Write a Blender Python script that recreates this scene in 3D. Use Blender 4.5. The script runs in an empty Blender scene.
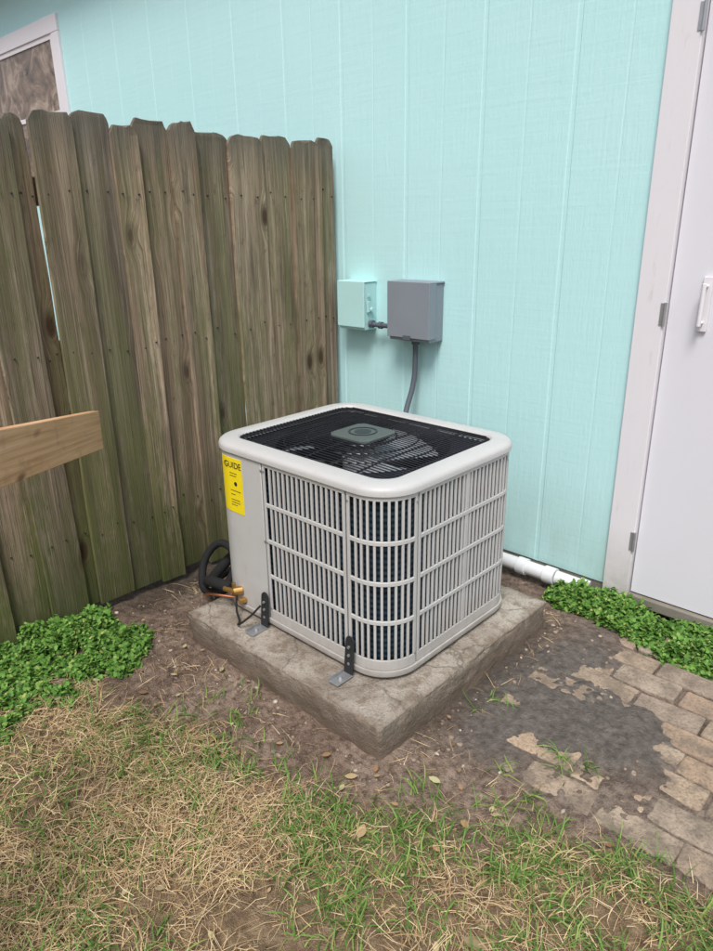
import bpy, bmesh, math, numpy as np
from mathutils import Vector, Matrix
rng=np.random.default_rng(7)
S=bpy.context.scene
# ------------------------------------------------------------ helpers
def link(o,parent=None):
    S.collection.objects.link(o)
    if parent: o.parent=parent
    return o
def empty(name,loc=(0,0,0)):
    o=bpy.data.objects.new(name,None);o.empty_display_size=.1;return link(o)
def mesh_np(name,V,F,mat,parent=None,smooth=False,attr=None):
    V=np.asarray(V,dtype=np.float32).reshape(-1,3);F=np.asarray(F,dtype=np.int32)
    m=bpy.data.meshes.new(name);k=F.shape[1];n=len(F)
    m.vertices.add(len(V));m.vertices.foreach_set('co',V.ravel())
    m.loops.add(n*k);m.loops.foreach_set('vertex_index',F.ravel())
    m.polygons.add(n);m.polygons.foreach_set('loop_start',np.arange(0,n*k,k,dtype=np.int32))
    m.polygons.foreach_set('loop_total',np.full(n,k,dtype=np.int32))
    if smooth:m.polygons.foreach_set('use_smooth',np.ones(n,dtype=bool))
    m.update(calc_edges=True)
    if attr is not None:
        a=m.color_attributes.new('zone','FLOAT_COLOR','POINT')
        a.data.foreach_set('color',np.asarray(attr,dtype=np.float32).ravel())
    if mat:m.materials.append(mat)
    return link(bpy.data.objects.new(name,m),parent)
class B:
    """accumulates polygons"""
    def __init__(s):s.v=[];s.f=[]
    def add(s,vs,fs):
        o=len(s.v);s.v+= [tuple(v) for v in vs];s.f+=[tuple(i+o for i in f) for f in fs]
    def box(s,x0,x1,y0,y1,z0,z1):
        s.add([(x0,y0,z0),(x1,y0,z0),(x1,y1,z0),(x0,y1,z0),(x0,y0,z1),(x1,y0,z1),(x1,y1,z1),(x0,y1,z1)],
              [(0,3,2,1),(4,5,6,7),(0,1,5,4),(1,2,6,5),(2,3,7,6),(3,0,4,7)])
    def hexa(s,p):
        s.add(p,[(0,3,2,1),(4,5,6,7),(0,1,5,4),(1,2,6,5),(2,3,7,6),(3,0,4,7)])
    def cyl(s,c,r,ax,l,n=16,r2=None):
        c=Vector(c);ax=Vector(ax).normalized();a=ax.orthogonal().normalized();b=ax.cross(a);r2=r if r2 is None else r2
        vs=[c+(a*math.cos(2*math.pi*i/n)+b*math.sin(2*math.pi*i/n))*r for i in range(n)]+[c+ax*l+(a*math.cos(2*math.pi*i/n)+b*math.sin(2*math.pi*i/n))*r2 for i in range(n)]
        s.add(vs,[(i,(i+1)%n,(i+1)%n+n,i+n) for i in range(n)]+[tuple(range(n))[::-1],tuple(range(n,2*n))])
    def loft(s,rings,close=True,capa=False,capb=False):
        n=len(rings[0]);fs=[]
        for k in range(len(rings)-1):
            for i in range(n if close else n-1):
                j=(i+1)%n;fs.append((k*n+i,k*n+j,(k+1)*n+j,(k+1)*n+i))
        if capa:fs.append(tuple(range(n))[::-1])
        if capb:fs.append(tuple(range((len(rings)-1)*n,len(rings)*n)))
        s.add([p for r in rings for p in r],fs)
    def obj(s,name,mat,parent=None,bevel=0,smooth=False,segs=2):
        m=bpy.data.meshes.new(name);m.from_pydata(s.v,[],s.f)
        bm=bmesh.new();bm.from_mesh(m);bmesh.ops.recalc_face_normals(bm,faces=bm.faces);bm.to_mesh(m);bm.free()
        if mat:m.materials.append(mat)
        if smooth:
            for p in m.polygons:p.use_smooth=True
        o=link(bpy.data.objects.new(name,m),parent)
        if smooth:
            try:m.set_sharp_from_angle(angle=math.radians(35))
            except Exception:pass
        if bevel:
            b=o.modifiers.new('b','BEVEL');b.width=bevel;b.segments=segs;b.limit_method='ANGLE';b.angle_limit=math.radians(40)
        return o
def tube(name,pts,r,mat,parent=None,res=10):
    c=bpy.data.curves.new(name,'CURVE');c.dimensions='3D';c.bevel_depth=r;c.bevel_resolution=4;c.resolution_u=res;c.use_fill_caps=True
    sp=c.splines.new('BEZIER');sp.bezier_points.add(len(pts)-1)
    for b,p in zip(sp.bezier_points,pts):
        b.co=p;b.handle_left_type=b.handle_right_type='AUTO'
    c.materials.append(mat);return link(bpy.data.objects.new(name,c),parent)
# numpy value noise
T_=rng.random((256,256))
def vn(x,y):
    x=np.asarray(x,float);y=np.asarray(y,float)
    xi=np.floor(x).astype(int);yi=np.floor(y).astype(int);fx=x-xi;fy=y-yi
    fx=fx*fx*(3-2*fx);fy=fy*fy*(3-2*fy)
    g=lambda a,b:T_[a%256,b%256]
    return (g(xi,yi)*(1-fx)+g(xi+1,yi)*fx)*(1-fy)+(g(xi,yi+1)*(1-fx)+g(xi+1,yi+1)*fx)*fy
def fbm(x,y,o=4):
    s=0;a=.5
    for i in range(o):s=s+a*vn(x*2**i+17*i,y*2**i+31*i);a*=.5
    return s/(1-.5**o)
def sm(a,b,x):
    t=np.clip((x-a)/(b-a),0,1);return t*t*(3-2*t)
# ------------------------------------------------------------ material DSL
class M:
    def __init__(s,name,rough=.7,metal=0,spec=.3):
        s.m=bpy.data.materials.new(name);s.m.use_nodes=True;s.t=s.m.node_tree
        s.b=s.t.nodes['Principled BSDF'];s.b.inputs['Roughness'].default_value=rough;s.b.inputs['Metallic'].default_value=metal
        s.b.inputs['Specular IOR Level'].default_value=spec
    def n(s,ty,**k):
        o=s.t.nodes.new(ty)
        for a,b in k.items():setattr(o,a,b)
        return o
    def set(s,inp,v):
        if isinstance(v,bpy.types.NodeSocket):s.t.links.new(v,inp)
        elif isinstance(v,(tuple,list)) and len(v)==3 and inp.type=='RGBA':inp.default_value=(*v,1)
        else:inp.default_value=v
    def pos(s,scale=(1,1,1)):
        g=s.n('ShaderNodeTexCoord');mp=s.n('ShaderNodeMapping');mp.inputs['Scale'].default_value=scale
        s.t.links.new(g.outputs['Object'],mp.inputs['Vector']);return mp.outputs[0]
    def noise(s,vec,scale,detail=4,rough=.55,dist=0):
        o=s.n('ShaderNodeTexNoise');s.set(o.inputs['Vector'],vec);o.inputs['Scale'].default_value=scale;o.inputs['Detail'].default_value=detail
        o.inputs['Roughness'].default_value=rough;o.inputs['Distortion'].default_value=dist;return o.outputs['Fac']
    def vor(s,vec,scale,out='Distance',feat='F1',rand=1):
        o=s.n('ShaderNodeTexVoronoi',feature=feat);s.set(o.inputs['Vector'],vec);o.inputs['Scale'].default_value=scale;o.inputs['Randomness'].default_value=rand;return o.outputs[out]
    def ramp(s,fac,stops):
        o=s.n('ShaderNodeValToRGB');s.set(o.inputs[0],fac);e=o.color_ramp.elements
        while len(e)<len(stops):e.new(.5)
        for i,(p,c) in enumerate(stops):
            e[i].position=p;e[i].color=(c,c,c,1) if isinstance(c,(int,float)) else (*c,1)
        return o.outputs[0]
    def mix(s,fac,a,b,mode='MIX'):
        o=s.n('ShaderNodeMix',data_type='RGBA',blend_type=mode);s.set(o.inputs[0],fac);s.set(o.inputs[6],a);s.set(o.inputs[7],b);return o.outputs[2]
    def math(s,op,a,b=0):
        o=s.n('ShaderNodeMath',operation=op);s.set(o.inputs[0],a);s.set(o.inputs[1],b);return o.outputs[0]
    def isl(s):
        return s.n('ShaderNodeNewGeometry').outputs['Random Per Island']
    def sep(s,v):
        o=s.n('ShaderNodeSeparateXYZ');s.set(o.inputs[0],v);return o.outputs
    def comb(s,x,y,z):
        o=s.n('ShaderNodeCombineXYZ');s.set(o.inputs[0],x);s.set(o.inputs[1],y);s.set(o.inputs[2],z);return o.outputs[0]
    def col(s,c):s.set(s.b.inputs['Base Color'],c);return s
    def bump(s,h,st=.3,d=.01):
        o=s.n('ShaderNodeBump');o.inputs['Strength'].default_value=st;o.inputs['Distance'].default_value=d;s.set(o.inputs['Height'],h)
        s.t.links.new(o.outputs[0],s.b.inputs['Normal']);return s
def simple(name,c,rough=.6,metal=0,var=.12,scale=12,bump=0,bscale=120,spec=.3):
    k=M(name,rough,metal,spec);p=k.pos();n=k.noise(p,scale,5)
    k.col(k.mix(n,tuple(x*(1-var) for x in c),tuple(min(1,x*(1+var)) for x in c)))
    if bump:k.bump(k.noise(p,bscale,3),bump,.002)
    return k.m
# siding
k=M('painted_siding',.55);pg=k.pos((60,60,3));grain=k.noise(pg,1.6,5,.6);fine=k.noise(k.pos((1,1,.25)),160,3)
big=k.noise(k.pos(),1.3,4);hz=k.noise(k.pos((2,2,40)),1.2,4,.6)
c=k.mix(big,(.485,.785,.80),(.545,.82,.835));c=k.mix(k.ramp(grain,[(.35,0),(.75,.25)]),c,(.45,.745,.76))
c=k.mix(k.ramp(hz,[(.55,0),(.8,.22)]),c,(.43,.72,.735))
zz=k.sep(k.pos())[2];dirt=k.math('MULTIPLY',k.ramp(zz,[(0.05,1),(.50,0)]),k.noise(k.pos((1,1,.3)),9,5));c=k.mix(k.math('MULTIPLY',dirt,.7),c,(.25,.30,.24))
h=k.math('ADD',grain,k.math('ADD',k.math('MULTIPLY',fine,.4),k.math('MULTIPLY',hz,.5)));k.col(c).bump(h,.45,.004);m_siding=k.m
k=M('white_trim_paint',.5);P=k.pos();a=k.noise(P,3,5);c=k.mix(a,(.70,.685,.73),(.77,.75,.79));zz=k.sep(P)[2]
c=k.mix(k.math('MULTIPLY',k.ramp(zz,[(.05,1),(.35,0)]),k.noise(P,14,5,.7)),c,(.33,.30,.25));c=k.mix(k.ramp(k.noise(k.pos((1,1,.25)),30,6,.7),[(.62,0),(.75,.35)]),c,(.45,.42,.38));k.col(c).bump(k.noise(k.pos((30,30,2)),2,4),.25,.003);m_trim=k.m
m_door=simple('door_paint',(.70,.70,.76),.42,0,.05,2,.08,40)
m_found=simple('foundation',(.22,.2,.17),.9,0,.4,8,.6,60)
# fence wood
k=M('weathered_wood',.85,0,.15);r=k.isl();P=k.pos();xyz=k.sep(P)
yo=k.math('ADD',xyz[1],k.math('MULTIPLY',r,37.0));zo=k.math('ADD',xyz[2],k.math('MULTIPLY',r,91.0))
kc=k.comb(0.0,k.math('MULTIPLY',yo,6.0),k.math('MULTIPLY',zo,2.7));kn=k.vor(kc,1.0)
knot=k.ramp(kn,[(.06,1),(.10,.75),(.14,0)]);ringd=k.ramp(kn,[(.12,0),(.14,1),(.19,0)]);bend=k.ramp(kn,[(0,1),(.30,0)])
warp=k.noise(k.comb(0.0,k.math('MULTIPLY',yo,5),k.math('MULTIPLY',zo,.6)),1.0,2)
gy=k.math('ADD',yo,k.math('ADD',k.math('MULTIPLY',bend,.04),k.math('MULTIPLY',warp,.06)))
g1=k.noise(k.comb(0.0,k.math('MULTIPLY',gy,95),k.math('MULTIPLY',zo,1.2)),1.0,6,.70)
g2=k.noise(k.comb(0.0,k.math('MULTIPLY',gy,18),k.math('MULTIPLY',zo,.7)),1.0,5,.6)
g3=k.noise(k.comb(0.0,k.math('MULTIPLY',gy,300),k.math('MULTIPLY',zo,4)),1.0,3)
c=k.ramp(g1,[(.28,(.13,.098,.074)),(.47,(.35,.28,.21)),(.70,(.56,.475,.375))])
c=k.mix(k.ramp(g2,[(.42,0),(.60,.75)]),c,(.185,.14,.10))
c=k.mix(k.ramp(g3,[(.31,.75),(.45,0)]),c,(.07,.05,.04))
tint=k.ramp(r,[(0,(.70,.70,.72)),(.2,(1.12,1.06,1.0)),(.4,(.80,.74,.68)),(.55,(1.15,1.12,1.07)),(.75,(.95,.89,.82)),(1,(.74,.75,.73))]);c=k.mix(1.0,c,tint,'MULTIPLY')
st=k.noise(k.comb(0.0,k.math('MULTIPLY',xyz[1],9),k.math('MULTIPLY',xyz[2],.8)),1.0,6,.6)
fine=k.noise(k.comb(0.0,k.math('MULTIPLY',xyz[1],60),k.math('MULTIPLY',xyz[2],14)),1.0,5,.65)
gm=k.math('MULTIPLY',k.ramp(k.math('ADD',st,k.math('MULTIPLY',k.math('SUBTRACT',fine,.5),.45)),[(.44,0),(.58,1)]),k.ramp(k.math('MULTIPLY',xyz[2],.5),[(0,.95),(.2,.80),(.45,.55),(.9,.40)]));c=k.mix(gm,c,(.125,.14,.05))
stc=k.noise(k.comb(0.0,k.math('MULTIPLY',xyz[1],16),k.math('MULTIPLY',xyz[2],1.3)),1.0,6,.65)
c=k.mix(k.ramp(stc,[(.54,0),(.68,.65)]),c,(.085,.07,.055))
sp=k.noise(k.comb(0.0,k.math('MULTIPLY',xyz[1],34),k.math('MULTIPLY',xyz[2],15)),1.0,6,.72)
c=k.mix(k.ramp(sp,[(.58,0),(.70,.7)]),c,(.09,.075,.06))
top=k.ramp(k.math('ADD',k.math('MULTIPLY',xyz[2],.5),k.math('MULTIPLY',st,.14)),[(.90,0),(.99,.7)]);c=k.mix(top,c,(.13,.125,.11))
c=k.mix(k.ramp(k.math('ADD',xyz[2],k.math('MULTIPLY',st,.55)),[(.22,.9),(.75,0)]),c,(.075,.092,.03))
c=k.mix(k.math('MULTIPLY',knot,.92),c,(.06,.035,.022));c=k.mix(k.math('MULTIPLY',ringd,.5),c,(.10,.07,.05));k.col(c)
k.bump(k.math('ADD',g1,k.math('SUBTRACT',k.math('MULTIPLY',g3,.6),k.math('MULTIPLY',knot,.6))),.9,.007);m_wood=k.m
k=M('fresh_plank',.65);P=k.pos();xyz=k.sep(P);v=k.comb(k.math('MULTIPLY',xyz[0],2),k.math('MULTIPLY',xyz[1],2),k.math('MULTIPLY',k.math('ADD',xyz[2],k.math('MULTIPLY',xyz[0],-.24)),75))
kk=k.vor(k.comb(k.math('MULTIPLY',xyz[0],3.),k.math('MULTIPLY',xyz[1],3.),k.math('MULTIPLY',xyz[2],9.)),1.0)
g=k.noise(v,1.,5,.6,.4);c=k.ramp(g,[(.3,(.48,.26,.13)),(.55,(.68,.41,.23)),(.75,(.76,.51,.32))]);c=k.mix(k.ramp(kk,[(.05,.85),(.14,0)]),c,(.16,.07,.04))
c=k.mix(k.ramp(k.noise(P,16,5,.7),[(.55,0),(.75,.5)]),c,(.30,.17,.10));k.col(c).bump(g,.4,.003);m_plank=k.m
# concrete
k=M('weathered_concrete',.9,0,.15);P=k.pos();a=k.noise(P,4,6,.6);b=k.noise(P,22,6,.7);d=k.noise(P,170,3);cr=k.vor(k.mix(.06,P,k.noise(P,9,4)),2.6,'Distance','DISTANCE_TO_EDGE')
c=k.ramp(a,[(.3,(.25,.215,.18)),(.5,(.39,.35,.30)),(.72,(.50,.465,.41))]);c=k.mix(k.ramp(b,[(.46,0),(.64,.8)]),c,(.185,.145,.11))
c=k.mix(k.ramp(d,[(.3,.5),(.5,0)]),c,(.12,.10,.08))
c=k.mix(k.ramp(cr,[(0,.65),(.008,0)]),c,(.09,.07,.055))
xyz=k.sep(P);z=xyz[2]
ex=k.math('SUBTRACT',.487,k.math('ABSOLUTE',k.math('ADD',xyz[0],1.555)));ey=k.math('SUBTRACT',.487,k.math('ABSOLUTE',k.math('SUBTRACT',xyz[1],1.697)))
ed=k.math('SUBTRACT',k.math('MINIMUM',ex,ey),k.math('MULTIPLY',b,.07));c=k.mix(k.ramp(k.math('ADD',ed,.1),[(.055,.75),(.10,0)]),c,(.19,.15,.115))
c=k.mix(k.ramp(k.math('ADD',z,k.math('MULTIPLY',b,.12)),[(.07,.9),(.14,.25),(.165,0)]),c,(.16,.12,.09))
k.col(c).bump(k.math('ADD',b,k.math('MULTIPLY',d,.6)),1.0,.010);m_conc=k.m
# ground
k=M('ground_soil',.95,0,.1);P=k.pos();at=k.n('ShaderNodeVertexColor');at.layer_name='zone';zr=k.n('ShaderNodeSeparateColor');k.t.links.new(at.outputs[0],zr.inputs[0])
a=k.noise(P,5,6,.65);b=k.noise(P,40,5,.65);d=k.noise(P,220,3,.6)
c=k.ramp(a,[(.28,(.135,.093,.070)),(.5,(.26,.19,.148)),(.72,(.38,.30,.245))]);c=k.mix(k.ramp(b,[(.38,.75),(.56,0)]),c,(.09,.06,.046))
c=k.mix(k.ramp(d,[(.54,0),(.70,.55)]),c,(.45,.37,.30))
sand=k.ramp(b,[(.3,(.09,.08,.072)),(.55,(.165,.145,.13)),(.75,(.24,.215,.195))]);c=k.mix(zr.outputs[0],c,sand)
straw=k.ramp(b,[(.3,(.12,.08,.045)),(.55,(.24,.17,.10)),(.75,(.34,.26,.15))]);c=k.mix(zr.outputs[1],c,straw)
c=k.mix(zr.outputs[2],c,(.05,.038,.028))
k.col(c).bump(k.math('ADD',b,k.math('MULTIPLY',d,.8)),1.0,.011);m_ground=k.m
def plantmat(name,stops,rough=.6,tr=.25):
    k=M(name,rough,0,.25);r=k.isl();c=k.ramp(r,stops);k.col(c)
    if tr:
        tl=k.n('ShaderNodeBsdfTranslucent');k.set(tl.inputs[0],c);mx=k.n('ShaderNodeMixShader');mx.inputs[0].default_value=tr
        out=k.t.nodes['Material Output'];k.t.links.new(k.b.outputs[0],mx.inputs[1]);k.t.links.new(tl.outputs[0],mx.inputs[2]);k.t.links.new(mx.outputs[0],out.inputs[0])
    return k.m
m_straw=plantmat('straw',[(0,(.26,.17,.09)),(.3,(.46,.32,.17)),(.6,(.62,.46,.26)),(.85,(.74,.60,.38)),(1,(.34,.20,.11))],.7,0)
m_grass=plantmat('green_grass',[(0,(.07,.14,.03)),(.4,(.13,.25,.05)),(.75,(.20,.34,.08)),(.93,(.30,.38,.11)),(1,(.50,.42,.20))])
m_clover=plantmat('clover_leaf',[(0,(.05,.13,.025)),(.5,(.12,.27,.045)),(.85,(.20,.39,.08)),(.97,(.34,.44,.13)),(1,(.5,.45,.15))])
m_leaf=plantmat('dead_leaf',[(0,(.25,.14,.07)),(.5,(.42,.28,.15)),(.8,(.50,.48,.28)),(1,(.18,.09,.05))],.7,.1)
k=M('pebble',.9);r=k.isl();k.col(k.ramp(r,[(0,(.10,.07,.05)),(.5,(.23,.17,.13)),(.9,(.34,.27,.22)),(1,(.5,.45,.38))])).bump(k.noise(k.pos(),200,3),.5,.003);m_peb=k.m
k=M('paver_brick',.9,0,.15);r=k.isl();P=k.pos();c=k.ramp(r,[(0,(.34,.26,.195)),(.3,(.41,.325,.245)),(.5,(.37,.31,.25)),(.7,(.46,.35,.25)),(.85,(.39,.28,.20)),(1,(.32,.27,.225))])
a=k.noise(P,12,6,.7);d=k.noise(P,120,4);c=k.mix(k.ramp(a,[(.40,0),(.62,.85)]),c,(.18,.145,.115));c=k.mix(k.ramp(d,[(.3,.6),(.52,0)]),c,(.12,.10,.08));k.col(c).bump(k.math('ADD',a,d),.8,.006);m_paver=k.m
# metals & plastics
k=M('painted_steel',.42,0,.45);P=k.pos();a=k.noise(P,6,4);c=k.mix(a,(.475,.475,.475),(.54,.54,.54))
z=k.sep(P)[2];c=k.mix(k.math('MULTIPLY',k.ramp(z,[(.13,.8),(.27,0)]),k.noise(P,30,4)),c,(.28,.23,.18))
c=k.mix(k.math('MULTIPLY',k.ramp(k.noise(k.pos((1,1,.35)),35,6,.7),[(.55,0),(.75,1)]),.25),c,(.33,.29,.24));k.col(c).bump(k.noise(P,500,2),.06,.001);m_ac=k.m
m_black=simple('black_wire_coating',(.018,.020,.025),.35,0,.2,12,0,120,.5)
m_dark=simple('dark_interior',(.014,.017,.025),.8)
m_blade=simple('fan_blade_aluminium',(.42,.45,.50),.4,.3)
m_hub=simple('hub_plate_plastic',(.085,.105,.10),.5)
k=M('condenser_coil',.5,.3,.4);P=k.pos();w=k.n('ShaderNodeTexWave',wave_type='BANDS',bands_direction='Z');k.set(w.inputs['Vector'],P);w.inputs['Scale'].default_value=16;w.inputs['Distortion'].default_value=.8
c=k.mix(k.math('MULTIPLY',w.outputs[1],k.ramp(k.noise(P,14,3),[(.3,.3),(.7,1)])),(.006,.014,.027),(.06,.11,.155));k.col(c);m_coil=k.m
m_galv=simple('galvanised_steel',(.42,.43,.45),.4,.7,.2,40)
m_brk=simple('bracket_black',(.03,.032,.035),.5,.2)
m_yellow=simple('yellow_label',(.88,.70,.015),.5,0,.03)
m_ink=simple('label_ink',(.02,.02,.02),.6)
m_boxg=simple('grey_box_paint',(.24,.27,.31),.5,.05,.08,8,.05)
m_boxc=simple('box_cyan_paint',(.46,.73,.73),.5,0,.08,6,.15,80)
m_cond=simple('grey_conduit',(.10,.115,.14),.5)
m_foam=simple('black_foam_tube',(.015,.015,.016),.85,0,.2,20,.5)
m_brass=simple('brass',(.55,.33,.12),.35,.9);m_copper=simple('copper',(.55,.22,.12),.35,.9)
m_pvc=simple('white_pvc',(.70,.72,.74),.4,0,.15,10)
m_roof=simple('roof_shingle',(.12,.11,.10),.95,0,.3,20,.8)
k=M('window_glass',.12,0,.5);P=k.pos();n=k.noise(P,5,4,.6,1.5);k.col(k.ramp(n,[(.3,(.07,.05,.04)),(.5,(.20,.14,.10)),(.7,(.42,.33,.26))]));k.bump(k.noise(P,9,3,.5,2),.25,.02);m_glass=k.m

WY=2.53
# ------------------------------------------------------------ ground
def zones(x,y):
    slabd=np.maximum(np.maximum(-2.05-x,x+1.06),np.maximum(1.2-y,y-2.19))
    line=.78+(x+2.0)*.36+(fbm(x*4,y*4)-.5)*.50
    lawn=sm(-.09,.16,line-y)
    q=(fbm(x*7+3,y*7)-.5)*.22
    sand=sm(.34,.16,np.hypot((x+.79)/1.25,(y-1.80)/1.0)+q)
    sand=np.maximum(sand,sm(-.70,-.84,x+q*.8)*sm(1.3,1.4,y))
    pav=sm(-1.02,-.93,x)*sm(1.38,1.44,y)
    darken=sm(.10,.0,slabd)*sm(1.2,1.45,y)*.5+.7*sm(-2.25,-2.42,x)*sm(.9,1.2,y)  # ground colour darker close around the slab and along the fence foot
    return slabd,lawn,sand,pav,darken
def gh(x,y):
    slabd,lawn,sand,pav,darken=zones(x,y)
    h=(fbm(x*3,y*3,3)-.5)*.035+(fbm(x*14,y*14,4)-.5)*.028*(1-pav*.6)+(fbm(x*50,y*50,2)-.5)*.010
    h=h*(1-.5*sm(.1,0,slabd))
    h=h-pav*.006+sand*.017*pav
    far=sm(3.5,6,np.hypot(x+1,y-1));return h*(1-far)
def axis(a,b,st,ext):
    c=np.arange(a,b+1e-6,st);e=[];d=st
    v=b
    while v<ext: d*=1.35;v+=d;e.append(v)
    l=[];d=st;v=a
    while v>-ext: d*=1.35;v-=d;l.append(v)
    return np.array(l[::-1]+list(c)+e)
ax=axis(-2.9,.7,.009,80);ay=axis(-.2,2.6,.009,80)
X,Y=np.meshgrid(ax,ay);Zg=gh(X,Y);nx,ny=len(ax),len(ay)
sd,lawn,sand,pav,darken=zones(X,Y)
idx=np.arange(nx*ny).reshape(ny,nx)
F=np.stack([idx[:-1,:-1],idx[:-1,1:],idx[1:,1:],idx[1:,:-1]],-1).reshape(-1,4)
sg=sm(.45,.2,np.hypot((X+.79)/1.25,(Y-1.80)/1.0))
att=np.stack([np.clip(sand*(.25+.75*sg)+pav*.35,0,1),lawn*.8,darken,np.ones_like(X)],-1)
mesh_np('ground',np.stack([X,Y,Zg],-1),F,m_ground,None,True,att.reshape(-1,4))
# ------------------------------------------------------------ vegetation
def blades(name,x,y,L,W,e0,curl,mat,nseg=3,tw=.6,z0=0.,az=None):
    n=len(x);az=rng.random(n)*2*np.pi if az is None else az
    p=np.stack([x,y,gh(x,y)+z0],-1);e=e0.copy();taz=az.copy();side=rng.normal(0,tw,n)
    V=np.zeros((n,nseg+1,2,3))
    for q in range(nseg+1):
        t=q/nseg;w=W*(1-t**2*.92)*.5
        s=np.stack([-np.sin(taz)*np.cos(side),np.cos(taz)*np.cos(side),np.sin(side)],-1)
        V[:,q,0]=p-s*w[:,None];V[:,q,1]=p+s*w[:,None]
        d=np.stack([np.cos(e)*np.cos(taz),np.cos(e)*np.sin(taz),np.sin(e)],-1)
        p=p+d*(L/nseg)[:,None];e=e-curl;taz=taz+rng.normal(0,.22,n)
        if q<nseg:
            fl=gh(p[:,0],p[:,1])+.002;p[:,2]=np.maximum(p[:,2],fl)
    base=np.arange(n)[:,None]*(2*(nseg+1))+np.arange(nseg)[None]*2
    F=np.stack([base,base+1,base+3,base+2],-1).reshape(-1,4)
    return mesh_np(name,V,F,mat,None,False)
def scatter(n,x0,x1,y0,y1,dens):
    x=rng.uniform(x0,x1,n);y=rng.uniform(y0,y1,n);k=rng.random(n)<dens(x,y);return x[k],y[k]
def d_straw(x,y):
    sd,lawn,_,pav,_=zones(x,y);n=fbm(x*2.2+9,y*2.2,3)
    left=sm(-.75,-1.35,x)
    return np.clip(lawn*(.24+.85*left)*(.30+1.1*sm(.36,.6,n))+.022*(sd>.02)*(1-pav)*(x>-2.44)*(1+3*sm(.55,.7,fbm(x*6,y*6))),0,1)*(y<WY-.1)
x,y=scatter(150000,-2.43,.5,-.4,2.3,d_straw);n=len(x)
blades('dry_grass',x,y,rng.uniform(.025,.095,n),rng.uniform(.0010,.0022,n),rng.uniform(-.1,.55,n)**1,rng.uniform(.05,.5,n),m_straw,3,.5,rng.uniform(0,.018,n)*zones(x,y)[1])
def d_green(x,y):
    sd,lawn,_,pav,_=zones(x,y);n=fbm(x*3.3+40,y*3.3,3);n5=fbm(x*9+4,y*9,3)
    edge=sm(.65,.0,.78+(x+2.0)*.36-y)
    right=sm(-2.0,-1.1,x)
    c=sm(.41,.60,n*.7+n5*.3+.13*right*edge)
    near=sm(.55,.62,n5)*(sd>.04)*(sd<.5)*(x>-1.8)*(y<1.75)*.12
    return (lawn*np.clip(c*(.16+.95*right*(.5+.5*edge)),0,1)+near*(1-lawn))*(sd>.03)
x,y=scatter(90000,-2.4,.5,-.4,1.8,d_green);n=len(x)
x=np.repeat(x[::6],4)+rng.normal(0,.012,len(x[::6])*4);y=np.repeat(y[::6],4)+rng.normal(0,.012,len(y[::6])*4);n=len(x)
blades('green_grass',x,y,rng.uniform(.025,.09,n),rng.uniform(.0025,.0052,n),rng.uniform(.25,1.4,n),rng.uniform(.1,.6,n),m_grass,4,.35)
# clover
def clover(name,n,x0,x1,y0,y1,hf):
    x=rng.uniform(x0,x1,n);y=rng.uniform(y0,y1,n);h=hf(x,y);k=(h>.004)&(rng.random(n)<.16+h*10);x,y,h=x[k],y[k],h[k];n=len(x)
    g=gh(x,y);t=rng.random(n)**.7;cz=g+h*t+.005+rng.random(n)**6*.025
    m=6
    R=rng.uniform(.003,.0075,n)
    a0=rng.random(n)*6.28;tilt=rng.normal(0,.5,(n,2))
    allV=np.zeros((n,3,m,3))
    for l in range(3):
        la=a0+l*2.094
        cx=np.cos(la)*R*.95;cy=np.sin(la)*R*.95
        for q in range(m):
            qa=la+q*2*np.pi/m
            rr=R*(1.0 if q else .8)
            ox=cx+np.cos(qa)*rr;oy=cy+np.sin(qa)*rr
            allV[:,l,q,0]=x+ox;allV[:,l,q,1]=y+oy;allV[:,l,q,2]=cz+ox*tilt[:,0]+oy*tilt[:,1]-(ox**2+oy**2)*20
    F=np.arange(n*3*m).reshape(-1,m)
    leaf=mesh_np('leaves',allV,F,m_clover)
    E=empty(name);leaf.parent=E
    sx,sy,sz,sg=x[::2],y[::2],cz[::2],g[::2];w=.0007
    SV=np.stack([np.stack([sx-w,sy,sg],-1),np.stack([sx+w,sy,sg],-1),np.stack([sx+w,sy+.001,sz],-1),np.stack([sx-w,sy+.001,sz],-1)],1)
    mesh_np('stems',SV,np.arange(len(sx)*4).reshape(-1,4),m_grass,E)
def hl(x,y):
    d=np.maximum((x+2.16+(y-.55)*.10)/.19,0)**2+np.maximum((y-.98)/.14,0)**2+np.maximum((.30-y)/.3,0)**2+(fbm(x*11,y*11,3)-.45)*1.7
    return np.clip(1-d,0,1)*(.018+.075*fbm(x*8,y*8,3)**1.2)*sm(.30,.50,fbm(x*11+5,y*11,3)+.08)
clover('clover_patch',42000,-2.46,-1.88,.1,1.18,hl)
def hr(x,y):
    d=np.maximum((2.42-y-.08*sm(-1.1,-.5,x))/.10,0)**2+np.maximum((-1.13-x)/.06,0)**2+(fbm(x*11,y*11,3)-.45)*1.7
    return np.clip(1-d,0,1)*(.018+.08*fbm(x*9+2,y*9,3)**1.2)*sm(.32,.52,fbm(x*12+5,y*12,3)+.10)*(y<WY-.025)
clover('clover_patch',40000,-1.22,.4,2.16,2.505,hr)
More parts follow.
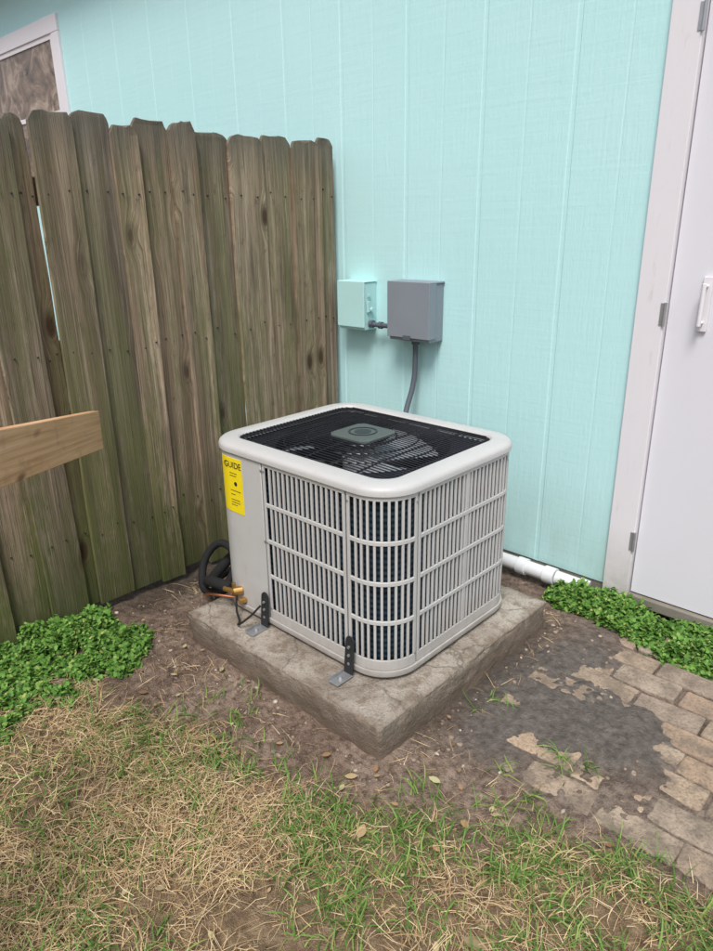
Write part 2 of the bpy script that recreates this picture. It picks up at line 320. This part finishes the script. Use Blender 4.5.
# pebbles / clods
def rocks(name,x,y,r,mat):
    ico=bmesh.new();bmesh.ops.create_icosphere(ico,subdivisions=1,radius=1);iv=np.array([v.co[:] for v in ico.verts]);fi=np.array([[v.index for v in f.verts] for f in ico.faces]);ico.free()
    n=len(x);V=iv[None]*(r[:,None,None]*rng.uniform(.6,1.2,(n,1,3)))*rng.uniform(.8,1.2,(n,len(iv),1));V[...,2]*=.65
    V+=np.stack([x,y,gh(x,y)+r*.15],-1)[:,None]
    F=(fi[None]+(np.arange(n)*len(iv))[:,None,None]).reshape(-1,3);return mesh_np(name,V,F,mat)
def d_cl(x,y):
    sd,lawn,_,pav,_=zones(x,y);return (sd>.01)*(1-lawn)*(.14+.7*sm(.22,.0,sd)+.4*sm(.5,.65,fbm(x*5,y*5)))*(1-.6*pav)
x,y=scatter(18000,-2.42,.3,.5,2.45,d_cl);rocks('soil_clods',x,y,.0012+.009*rng.random(len(x))**4,m_peb)
# fallen leaves
lp=[(-1.08,1.10,.02,.8),(-.93,.98,.024,2.),(-.55,.93,.028,.3),(-.42,1.0,.026,1.2),(-1.5,.93,.018,2.),(-.9,1.25,.02,.1),(-1.85,.9,.018,.7),(-.75,1.18,.018,2.7),(-1.2,1.12,.016,1.1),(-1.05,1.17,.014,2.2)]
for _ in range(110):
    lp.append((rng.uniform(-2.3,-.3),rng.uniform(.3,1.5),rng.uniform(.006,.014),rng.random()*6))
b=B()
for (lx,ly,s,a) in lp:
    if -2.06<lx<-1.05 and ly>1.19: continue
    z=float(gh(lx,ly))+.012;pts=[]
    for t,w in((-1,0),(-.5,.42),(0,.55),(.5,.4),(1,0)):pts.append((t,w))
    up=[(lx+s*(t*math.cos(a)-w*math.sin(a)),ly+s*(t*math.sin(a)+w*math.cos(a)),z+s*.25*w+.15*s*t*t) for t,w in pts]
    dn=[(lx+s*(t*math.cos(a)+w*math.sin(a)),ly+s*(t*math.sin(a)-w*math.cos(a)),z+s*.25*w+.15*s*t*t) for t,w in pts[1:-1]][::-1]
    b.add(up+dn,[(0,1,7),(1,2,6,7),(2,3,5,6),(3,4,5)])
b.obj('fallen_leaves',m_leaf)
# ------------------------------------------------------------ pavers
b=B();BL,BW,g=.215,.104,.009
row=0;yy=1.42
while yy<2.42:
    off=(row%2)*BL*.5;xx=-.96+off
    while xx<1.6:
        j=rng.normal(0,.0035,2);z=rng.normal(0.002,.0030);rot=rng.normal(0,.022);tx,ty=rng.normal(0,.016,2)
        cx,cy=xx+BL/2+j[0],yy+BW/2+j[1];vs=[]
        for zz in(-.03,0):
            for sx,sy in((-1,-1),(1,-1),(1,1),(-1,1)):
                ux=sx*(BL-g)/2+rng.normal(0,.0015);uy=sy*(BW-g)/2+rng.normal(0,.0015);c_,s_=math.cos(rot),math.sin(rot)
                vs.append((cx+ux*c_-uy*s_,cy+ux*s_+uy*c_,z+zz+.004+ux*tx+uy*ty))
        b.hexa(vs)
        xx+=BL
    yy+=BW;row+=1
b.obj('brick_path',m_paver,None,.008,False,3)
# ------------------------------------------------------------ house
H=empty('house')
def siding(x0,x1,z0,z1,name):
    g0=-1.69
    pr=[(x0,0)]
    kk=math.ceil((x0-g0)/.19)
    while g0+kk*.19<x1-.02:
        gx=g0+kk*.19
        if gx>x0+.02:
            if kk%2==0:
                pr+=[(gx-.011,0),(gx-.007,.0020),(gx+.007,.0020),(gx+.011,0)]
            else: pr+=[(gx-.005,0),(gx-.002,.0008),(gx+.002,.0008),(gx+.005,0)]
        kk+=1
    pr.append((x1,0));b=B()
    lo=[(px,WY+d,z0) for px,d in pr];hi=[(px,WY+d,z1) for px,d in pr];n=len(pr)
    b.add(lo+hi,[(i,i+1,n+i+1,n+i) for i in range(n-1)])
    b.add([(x0,WY,z0),(x1,WY,z0),(x1,WY+.012,z0),(x0,WY+.012,z0)],[(0,1,2,3)])
    b.obj(name,m_siding,H)
DX1=-.03
siding(-9,-.97,.075,3.15,'siding_wall');siding(DX1+.03,5,.075,3.15,'siding_wall_2');siding(-.96,DX1+.02,2.33,3.15,'siding_above_door')
b=B();b.box(-9,-.90,WY+.013,WY+.15,-.2,3.14);b.box(DX1,5,WY+.013,WY+.15,-.2,3.14);b.box(-9,-.90,WY+.005,WY+.0125,-.2,.08);b.obj('foundation',m_found,H)
b=B();b.box(-.996,-.893,WY-.019,WY+.06,.04,2.27);b.box(DX1,DX1+.105,WY-.019,WY+.06,.04,2.27);b.box(-.996,DX1+.105,WY-.021,WY+.06,2.273,2.38)
b.obj('door_trim',m_trim,H,.003)
b=B();b.box(-.889,DX1-.004,WY+.004,WY+.045,.075,2.267)
b.obj('door',m_door,H,.003)
b=B();b.box(-.893,DX1,WY-.015,WY+.07,.03,.07);b.box(-.893,DX1,WY+.05,WY+.14,-.2,.03);b.obj('threshold',m_found,H,.003)
b=B()
for z in(.30,1.17,2.06):
    b.cyl((-.892,WY-.021,z-.04),.006,(0,0,1),.08,10);b.box(-.908,-.893,WY-.0215,WY-.019,z-.038,z+.038)
b.obj('hinges',m_galv,H)
b=B();b.box(-.785,-.755,WY-.008,WY+.002,1.12,1.30);b.cyl((-.77,WY-.04,1.14),.007,(0,0,1),.14,12);b.cyl((-.77,WY-.04,1.15),.005,(0,1,0),.045);b.cyl((-.77,WY-.04,1.27),.005,(0,1,0),.045);b.obj('door_handle',m_trim,H,.002)
# window
b=B();wx0,wx1,wz0,wz1=-6.35,-5.03,1.70,2.815
b.box(wx0,wx1,WY-.022,WY+.02,wz1-.10,wz1);b.box(wx0,wx1,WY-.022,WY+.02,wz0,wz0+.10)
b.box(wx0,wx0+.1,WY-.020,WY+.02,wz0+.1,wz1-.1);b.box(wx1-.1,wx1,WY-.020,WY+.02,wz0+.1,wz1-.1);b.obj('window_trim',m_trim,H,.003)
b=B();b.box(wx0+.1,wx1-.1,WY-.006,WY+.02,wz0+.1,wz1-.1);b.obj('window_glass',m_glass,H)
b=B()
for a_ in(wx0+.1,wx1-.13):b.box(a_,a_+.03,WY-.014,WY-.004,wz0+.1,wz1-.1)
b.box(wx0+.13,wx1-.13,WY-.014,WY-.004,2.23,2.26);b.box(wx0+.13,wx1-.13,WY-.014,WY-.004,wz1-.13,wz1-.1);b.obj('window_sash',m_trim,H)
b=B();b.hexa([(-9,WY-.25,3.15),(5,WY-.25,3.15),(5,WY+4,5.0),(-9,WY+4,5.0),(-9,WY-.25,3.25),(5,WY-.25,3.25),(5,WY+4,5.1),(-9,WY+4,5.1)]);b.obj('roof',m_roof,H)
# ------------------------------------------------------------ fence
FN=empty('wooden_fence')
edges=[1.02,1.085,1.23,1.375,1.475,1.62,1.725,1.895,2.07,2.225,2.39,2.50]
e=1.02;l=[]
while e>-3.2:
    e-=.142;l.append(e)
edges=l[::-1]+edges
b=B();fxs=[]
for i in range(len(edges)-1):
    last=i==len(edges)-2
    y0,y1=edges[i]-.0035,edges[i+1]+.0035
    if last:y1-=.010
    fx=-2.472+(.0055 if i%2 else -.0055)+rng.normal(0,.002);fxs.append(fx);tw=rng.normal(0,.006);lean=rng.normal(0,.009) if not last else 0
    h=1.835+rng.normal(0,.012);bow=rng.normal(0,.003);zb=.015+rng.random()*.03
    zs=list(np.linspace(zb,h-.03,12))+[h-.012,h];rings=[];nz=len(zs)
    cl,cr=rng.uniform(.010,.026,2);ph=rng.random()*6
    for q,z in enumerate(zs):
        a0,a1=y0,y1
        if q==nz-2:a0+=cl*.6;a1-=cr*.6
        if q==nz-1:a0+=cl*1.2;a1-=cr*1.2
        t=z/h;dy=lean*(t-.5)*.7+.003*math.sin(t*5+ph);dx=bow*math.sin(t*3.1)+rng.normal(0,.0006)
        ww=rng.normal(0,.0012)
        a0+=dy+ww;a1+=dy+ww;cup=.003*(1 if i%2 else -1);cy=(a0+a1)/2
        tz=rng.normal(0,.003,5) if q==nz-1 else np.zeros(5)
        P=[(a0,tw*-.5+cup),(a0+(a1-a0)*.25,0+cup*.3),(cy,0),(a0+(a1-a0)*.75,cup*.3),(a1,tw*.5+cup)]
        rings.append([(fx+dx+p,yv,z+tz[u]) for u,(yv,p) in enumerate(P)]+[(fx+dx+p-.016,yv,z+tz[4-u]) for u,(yv,p) in enumerate(P[::-1])])
    b.loft(rings,True,True,True)
b.obj('boards',m_wood,FN,.002,False,1)
b=B()
for z in(.35,1.05,1.60):b.box(-2.549,-2.505,-3.2,2.5,z-.045,z+.045)
for y in(2.44,.3,-2.0):b.box(-2.645,-2.551,y-.045,y+.045,0,1.75)
b.obj('rails_and_posts',m_wood,FN,.003)
b=B()
for i in range(len(edges)-1):
    for z in(.35,1.05,1.60):
        for f in(.25,.75):b.cyl((fxs[i]-.001,edges[i]+(edges[i+1]-edges[i])*f+rng.normal(0,.006),z+rng.normal(0,.012)),.0032,(1,0,0),.005,8)
b.obj('nails',m_brk,FN)
# plank
PK=empty('wooden_plank')
A=Vector((-2.37,1.118,.785));C=Vector((-1.15,.02,1.112));d=(C-A).normalized();nrm=Vector((d.y,-d.x,0)).normalized()
nrm=nrm if nrm.dot(Vector((1,0,0)))>0 else -nrm
up=d.cross(nrm);up=up if up.z>0 else -up
b=B();hw,ht=.070,.019;vs=[]
for e_ in(A,C):
    for s1,s2 in((-1,-1),(1,-1),(1,1),(-1,1)):vs.append(e_+nrm*ht*s1+up*hw*s2+ (d*.010*s2 if e_ is A else Vector()))
b.hexa(vs);b.obj('plank',m_plank,PK,.003)
b=B();c=C-nrm*.07;b.box(c.x-.045,c.x+.045,c.y-.045,c.y+.045,-.05,1.25);b.obj('support_post',m_plank,PK,.004)
# ------------------------------------------------------------ slab
bm=bmesh.new();bmesh.ops.create_cube(bm,size=1)
for v in bm.verts:
    v.co=Vector((-1.555+v.co.x*.974,1.697+v.co.y*.974,.036+v.co.z*.152))
bmesh.ops.subdivide_edges(bm,edges=bm.edges[:],cuts=80,use_grid_fill=True)
from mathutils import noise as mn
for v in bm.verts:
    p=v.co.copy()
    ex=.487-abs(p.x+1.555);ey=.487-abs(p.y-1.697);ez=.112-p.z
    near=sorted([max(ex,0),max(ey,0),max(ez,0)])
    em=math.exp(-near[1]/.014)
    nz=mn.fractal(p*9,1,2,4);n2=mn.noise(p*26);n3=mn.noise(p*70)
    dirn=Vector((p.x+1.555,p.y-1.697,0)).normalized()
    v.co-=Vector((dirn.x,dirn.y,.8))*em*(.002+.007*abs(nz)+.030*max(0,n2-.2)+.006*max(0,n3))
    sidey=1 if p.z<.105 else 0
    v.co+=dirn*sidey*(nz*.006+n2*.003+n3*.0015)+Vector((0,0,nz*.003+n2*.0012))
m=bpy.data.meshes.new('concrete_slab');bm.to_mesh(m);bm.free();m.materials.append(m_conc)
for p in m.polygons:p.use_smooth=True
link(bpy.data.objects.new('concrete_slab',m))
# ------------------------------------------------------------ air conditioner
AC=empty('air_conditioner')
x0,x1,y0,y1,r=-2.03,-1.165,1.359,2.09,.13
Lx=x1-x0-2*r;Ly=y1-y0-2*r;Q=math.pi/2*r;TOT=2*Lx+2*Ly+4*Q
def per(s,o=0.):
    s=s%TOT
    segs=[('l',Lx,(x0+r,y0),(1,0),(0,-1)),('a',Q,(x1-r,y0+r),-90,0),('l',Ly,(x1,y0+r),(0,1),(1,0)),('a',Q,(x1-r,y1-r),0,0),
          ('l',Lx,(x1-r,y1),(-1,0),(0,1)),('a',Q,(x0+r,y1-r),90,0),('l',Ly,(x0,y1-r),(0,-1),(-1,0)),('a',Q,(x0+r,y0+r),180,0)]
    for g in segs:
        if s<=g[1]+1e-9:
            if g[0]=='l':return (g[2][0]+g[3][0]*s+g[4][0]*o,g[2][1]+g[3][1]*s+g[4][1]*o)
            a=math.radians(g[3])+s/r;return (g[2][0]+math.cos(a)*(r+o),g[2][1]+math.sin(a)*(r+o))
        s-=g[1]
def ring(o,z,n=10):
    pts=[]
    for cx,cy,a0 in((x1-r,y0+r,-90),(x1-r,y1-r,0),(x0+r,y1-r,90),(x0+r,y0+r,180)):
        for i in range(n+1):
            a=math.radians(a0+90*i/n);pts.append((cx+math.cos(a)*(r+o),cy+math.sin(a)*(r+o),z))
    return pts
def strip(b,sa,sb,za,zb,oo,oi,step=.02):
    n=max(1,int(math.ceil((sb-sa)/step)));rings=[]
    for i in range(n+1):
        s=sa+(sb-sa)*i/n;po=per(s,oo);pi_=per(s,oi);rings.append([(*po,za),(*po,zb),(*pi_,zb),(*pi_,za)])
    b.loft(rings,True,True,True)
ZB,ZT=.150,.740
body=B()
def panel(sa,sb,rows,ndiv=None,fr=.012):
    strip(body,sa,sb,ZB,ZB+.036,0,-.006);strip(body,sa,sb,ZT-.014,ZT,0,-.006)
    za,zb=ZB+.036,ZT-.014;rh=(zb-za)/rows
    strip(body,sa,sa+fr,za,zb,0,-.006);strip(body,sb-fr,sb,za,zb,0,-.006)
    for i in range(1,rows):strip(body,sa+fr,sb-fr,za+rh*i-.007,za+rh*i+.007,.001,-.006)
    n=int(round((sb-sa-2*fr)/.0225));p=(sb-sa-2*fr)/n
    for i in range(1,n):
        s=sa+fr+p*i;w=.0042
        if ndiv and i==n//2:w=.009
        for j in range(rows):
            a=za+rh*j+(.007 if j else 0);c=za+rh*(j+1)-(.007 if j<rows-1 else 0)
            strip(body,s-w,s+w,a,c,-.0005,-.008,.1)
panel(.178,.562,4);panel(.568,.815,4);panel(.821,1.33,4,True);panel(1.336,1.50,4);panel(1.506,2.08,4,True)
body.obj('louvered_panels',m_ac,AC,.0012,False,1)
b=B();strip(b,2.086,2.45,ZB,ZT,0,-.006);strip(b,2.455,TOT-.20,ZB,ZT,0,-.006)
strip(b,TOT-.195,TOT+.172,ZB,ZT,.0,-.006);b.obj('service_panel',m_ac,AC,.0015,True,1)
b=B();b.loft([ring(.004,.128),ring(.006,.132),ring(.006,.1485),ring(-.01,.1485)],True,True,False);b.obj('base_pan',m_ac,AC,0,True)
b=B();b.loft([ring(-.028,.149),ring(-.028,.73)]);b.obj('condenser_coil',m_coil,AC,0,True)
# top rim
b=B();b.loft([ring(-.012,.7405),ring(.005,.7405),ring(.0075,.743),ring(.0075,.756),ring(.005,.763),ring(-.002,.769),ring(-.014,.773),ring(-.05,.775),ring(-.062,.774),ring(-.068,.768),ring(-.070,.748),ring(-.03,.745)]);
b.obj('top_rim',m_ac,AC,0,True)
# grille
gi=.070
cx0,cx1,cy0,cy1=x0+gi,x1-gi,y0+gi,y1-gi;rc=r-gi;mx,my=(x0+x1)/2,(y0+y1)/2
def ext(v,a0,a1,b0,b1,rc):
    d=min(v-a0,a1-v)
    if d<0:return None
    c=rc-math.sqrt(max(rc*rc-(rc-d)**2,0)) if d<rc else 0
    return b0+c,b1-c
def dome(x,y):
    return .767+.014*max(0,1-((x-mx)/(.37))**2)*max(0,1-((y-my)/.30)**2)
b=B()
def wire(pts,rad,sides=5):
    rings=[]
    for i,p in enumerate(pts):
        p=Vector(p);t=(Vector(pts[min(i+1,len(pts)-1)])-Vector(pts[max(i-1,0)])).normalized();u=Vector((0,0,1));s=t.cross(u).normalized();u=s.cross(t)
        rings.append([tuple(p+(s*math.cos(2*math.pi*q/sides)+u*math.sin(2*math.pi*q/sides))*rad) for q in range(sides)])
    b.loft(rings,True,True,True)
yv=cy0+.009
while yv<cy1-.004:
    e_=ext(yv,cy0,cy1,cx0,cx1,rc);xs=np.linspace(e_[0],e_[1],11);wire([(x,yv,dome(x,yv)) for x in xs],.0021);yv+=.0165
for xv in np.linspace(cx0+.02,cx1-.02,7):
    e_=ext(xv,cx0,cx1,cy0,cy1,rc);ys=np.linspace(e_[0],e_[1],11);wire([(xv,y,dome(xv,y)-.004) for y in ys],.0035)
for rad in(.12,.2,.28):
    wire([(mx+rad*math.cos(t),my+rad*math.sin(t),dome(mx+rad*math.cos(t),my+rad*math.sin(t))-.005) for t in np.linspace(0,2*math.pi,49)],.003)
b.obj('fan_grille',m_black,AC,0,True)
b=B();b.loft([ring(-.0695,.766),ring(-.0725,.7655),ring(-.0725,.758),ring(-.0695,.758)]);b.obj('grille_edge',m_black,AC,0,True)
def oct_(hx,hy,c,z):
    return [(mx+sx,my+sy,z) for sx,sy in((-hx+c,-hy),(hx-c,-hy),(hx,-hy+c),(hx,hy-c),(hx-c,hy),(-hx+c,hy),(-hx,hy-c),(-hx,-hy+c))]
b=B();b.loft([oct_(.09,.09,.02,.778),oct_(.09,.09,.02,.786),oct_(.083,.083,.02,.790)],True,True,True)
b.obj('hub_plate',m_hub,AC)
b=B();b.loft([[(mx+rr*math.cos(t),my+rr*math.sin(t),z) for t in np.linspace(0,2*math.pi,33)[:-1]] for rr,z in((.052,.7895),(.052,.7925),(.046,.7925),(.046,.7895))]);
b.cyl((mx,my,.7895),.03,(0,0,1),.002,24);b.obj('hub_badge',m_black,AC)
# fan
b=B();b.loft([[(mx+.31*math.cos(t),my+.31*math.sin(t),z) for t in np.linspace(0,2*math.pi,49)[:-1]] for z in(.56,.745)]);
b.loft([ring(-.075,.744),[(mx+.31*math.cos(t),my+.31*math.sin(t),.743) for t in np.linspace(-math.pi/2,math.pi*1.5,45)[:-1]]],True)
b.obj('fan_shroud',m_dark,AC)
b=B();b.loft([ring(-.03,.50)],True,False,True);b.obj('interior_floor',m_dark,AC)
b=B()
for kf in range(3):
    a0=kf*math.pi*2/3-.9;rings=[]
    for i in range(9):
        rr=.05+.24*i/8;sp=.45+.25*i/8
        rings.append([(mx+rr*math.cos(a0+sp*(t-.5)*1.3+.25*i/8),my+rr*math.sin(a0+sp*(t-.5)*1.3+.25*i/8),.70+.05*(t-.5)) for t in np.linspace(0,1,7)])
    b.loft(rings,False)
b.cyl((mx,my,.60),.075,(0,0,1),.10,24);b.obj('fan',m_blade,AC,0,True)
# label
b=B();strip(b,-.055,.068,.517,.722,.0014,.0002,.008);b.obj('yellow_label',m_yellow,AC)
b=B()
for i,(z,w) in enumerate([(.665,.05),(.655,.045),(.60,.07),(.585,.03),(.565,.06),(.555,.06),(.545,.04)]):
    strip(b,0.0,w*.8,z,z+.002,.0022,.0010,.02)
b.cyl((-1.87,y0-.0012,.628),.008,(0,-1,0),.001,16)
b.obj('label_print',m_ink,AC)
tc=bpy.data.curves.new('label_text','FONT');tc.body='GUIDE';tc.size=.032;tc.extrude=.0004;tc.materials.append(m_ink)
to=bpy.data.objects.new('label_text',tc);to.location=(-1.928,y0-.0022,.686);to.rotation_euler=(math.radians(90),0,0);link(to,AC)
# screws
b=B()
for s,z in((.172,.71),(.172,.45),(.172,.19),(.186,.71),(.186,.45),(.186,.19),(.574,.71),(.809,.71),(.574,.19),(.809,.19),(1.32,.71),(-.17,.71),(-.17,.2),(1.32,.2)):
    p=per(s,0);q=per(s,.002);b.cyl((p[0],p[1],z),.0038,(q[0]-p[0],q[1]-p[1],0),.002,10)
b.obj('screws',m_galv,AC)
b=B()
for px,py in((-1.9,1.45),(-1.3,1.45),(-1.9,2.0),(-1.3,2.0)):b.cyl((px,py,.108),.03,(0,0,1),.021,16)
b.obj('rubber_feet',m_brk,AC)
for i,bx in enumerate((-1.735,-1.315)):
    yb=y0-.008
    b=B();w=.019
    prof=[(-w,0),(w,0),(w,.115)]+[(w*math.cos(t),.115+w*math.sin(t)) for t in np.linspace(.3,math.pi-.3,6)]+[(-w,.115)]
    yo_=lambda z:yb-.012*(1-z/.13)
    rings=[[(bx+px,yo_(pz)-dy,.118+pz) for px,pz in prof] for dy in(0,.004)]
    b.loft(rings,True,True,True);b.obj('hold_down_strap_%d'%(i+1),m_brk,AC,.001)
    b=B();b.box(bx-.020,bx+.020,yb-.085,yb-.012,.1155,.1195);b.box(bx-.020,bx-.017,yb-.085,yb-.02,.1195,.131)
    b.obj('strap_foot_%d'%(i+1),m_galv,AC,.001)
    b=B();b.cyl((bx,yb-.052,.1195),.010,(0,0,1),.003,16);b.cyl((bx,yb-.052,.1225),.0075,(0,0,1),.007,6)
    for z in(.155,.185,.215):b.cyl((bx,yb-.008,z),.005,(0,-1,0),.006,8)
    b.obj('strap_bolts_%d'%(i+1),m_galv,AC)
# ------------------------------------------------------------ line set
LS=empty('refrigerant_lines')
tube('suction_line',[(-1.93,1.345,.20),(-2.05,1.335,.19),(-2.15,1.40,.13),(-2.22,1.55,.15),(-2.24,1.72,.22),(-2.20,1.9,.20),(-2.2,2.2,.12),(-2.2,2.5,.12)],.021,m_foam,LS)
tube('insulated_loop',[(-2.02,1.44,.14),(-2.12,1.37,.10),(-2.21,1.40,.12),(-2.23,1.47,.22),(-2.17,1.50,.25),(-2.10,1.49,.19),(-2.1,1.42,.10),(-2.25,1.5,.06),(-2.3,1.8,.05)],.016,m_foam,LS)
tube('liquid_line',[(-1.90,1.345,.17),(-2.0,1.30,.165),(-2.1,1.33,.11),(-2.2,1.45,.05),(-2.3,1.7,.04)],.005,m_copper,LS)
tube('control_wire',[(-1.90,1.35,.21),(-1.86,1.31,.15),(-1.82,1.29,.125),(-1.80,1.27,.13),(-1.77,1.30,.16),(-1.76,1.345,.19)],.004,m_foam,LS)
b=B();b.cyl((-1.885,1.362,.20),.017,(-.5,-.9,0),.035,16);b.cyl((-1.90,1.335,.20),.010,(-1,-.2,.0),.05,12);b.cyl((-1.865,1.362,.168),.012,(-.2,-1,0),.03,6);b.cyl((-1.90,1.335,.21),.008,(0,0,1),.025,8);b.obj('service_valves',m_brass,LS,.001)
# ------------------------------------------------------------ boxes
EB=empty('electrical_box')
b=B();b.box(-2.412,-2.245,WY-.085,WY-.001,1.005,1.225);b.obj('enclosure',m_boxc,EB,.005)
b=B();b.box(-2.416,-2.241,WY-.094,WY-.0865,1.018,1.231);b.box(-2.416,-2.241,WY-.0865,WY-.002,1.2255,1.231);b.obj('cover',m_boxc,EB,.003)
b=B();b.cyl((-2.2405,WY-.045,1.10),.011,(1,0,0),.012,12);b.box(-2.2405,-2.232,WY-.075,WY-.06,1.09,1.14);b.box(-2.2405,-2.236,WY-.07,WY-.05,1.16,1.17);b.obj('hasp',m_boxc,EB,.001)
tube('conduit_nipple',[(-2.24,WY-.05,1.035),(-2.20,WY-.05,1.033),(-2.15,WY-.05,1.033),(-2.07,WY-.05,1.035)],.011,m_cond,EB)
b=B();b.cyl((-2.2405,WY-.05,1.035),.019,(1,0,0),.02,8);b.cyl((-2.185,WY-.05,1.033),.017,(1,0,0),.02,8);b.obj('conduit_fittings',m_cond,EB,.001)
DB=empty('disconnect_box')
b=B();b.box(-2.077,-1.85,WY-.10,WY-.001,.985,1.235);b.obj('enclosure',m_boxg,DB,.004)
b=B();b.box(-2.082,-1.845,WY-.112,WY-.1015,1.0,1.243);b.box(-2.082,-1.845,WY-.1015,WY-.002,1.2355,1.243);b.box(-2.082,-2.0775,WY-.1015,WY-.06,1.0,1.2355);b.box(-1.8495,-1.845,WY-.1015,WY-.06,1.0,1.2355);b.obj('hinged_cover',m_boxg,DB,.002)
b=B();b.box(-1.985,-1.945,WY-.118,WY-.1125,.992,1.012);b.cyl((-1.965,WY-.05,.965),.018,(0,0,1),.02,8);b.obj('latch_and_hub',m_cond,DB,.001)
tube('flexible_whip',[(-1.965,WY-.05,.97),(-1.965,WY-.05,.90),(-1.968,WY-.055,.80),(-1.97,WY-.10,.68),(-1.95,WY-.2,.52),(-1.93,2.10,.40)],.0125,m_cond,DB)
# ------------------------------------------------------------ drain pipe
DP=empty('drain_pipe')
b=B();yp=WY-.075;zp=.062
b.cyl((-1.95,yp+.01,zp),.030,(1,0,0),.72,24);b.obj('pipe',m_pvc,DP,0,True)
b=B();b.cyl((-1.23,yp+.01,zp),.037,(1,0,0),.05,24);b.cyl((-1.36,yp+.01,zp),.0365,(1,0,0),.045,24);b.cyl((-1.18,yp+.01,zp),.030,(1,.15,-.10),.11,24);b.cyl((-1.08,yp+.025,zp-.01),.036,(1,.15,-.10),.04,24,.034);b.obj('couplings',m_pvc,DP,.002,True)
# ------------------------------------------------------------ light + camera
sd_=Vector((.36,-.60,1.10)).normalized();el=math.asin(sd_.z);rot=math.atan2(sd_.x,sd_.y)
W=bpy.data.worlds.new('World');S.world=W;W.use_nodes=True;nt=W.node_tree;bg=nt.nodes['Background'];sk=nt.nodes.new('ShaderNodeTexSky');sk.sky_type='NISHITA';sk.sun_disc=False;sk.sun_elevation=el;sk.sun_rotation=rot
sk.dust_density=3;hs=nt.nodes.new('ShaderNodeHueSaturation');hs.inputs['Saturation'].default_value=.55
nt.links.new(sk.outputs[0],hs.inputs['Color']);nt.links.new(hs.outputs[0],bg.inputs[0]);bg.inputs[1].default_value=.15
L=bpy.data.lights.new('sun','SUN');L.energy=2.9;L.angle=math.radians(20);L.color=(1,.955,.90);lo=bpy.data.objects.new('sun',L);lo.rotation_euler=sd_.to_track_quat('Z','Y').to_euler();lo.location=(3,-3,6);link(lo)
f,pi_,ro,ya,h=690.156,math.radians(19.887),math.radians(-.886),math.radians(46.574),1.475
Fv=Vector((-math.cos(ya),math.sin(ya),0));R=Vector((math.sin(ya),math.cos(ya),0));Zv=Vector((0,0,1))
D=Fv*math.cos(pi_)-Zv*math.sin(pi_);U=Fv*math.sin(pi_)+Zv*math.cos(pi_);c_,s_=math.cos(ro),math.sin(ro)
Xc=R*c_+U*s_;Yc=-R*s_+U*c_
cam=bpy.data.cameras.new('camera');co=bpy.data.objects.new('camera',cam);link(co)
mt=Matrix((Xc,Yc,-D)).transposed().to_4x4();mt.translation=Vector((0,0,h));co.matrix_world=mt
cam.sensor_fit='VERTICAL';cam.sensor_height=24;cam.lens=f/951*24;cam.clip_start=.02;cam.clip_end=500
S.camera=co
S.view_settings.view_transform='Standard';S.view_settings.look='None';S.view_settings.exposure=0
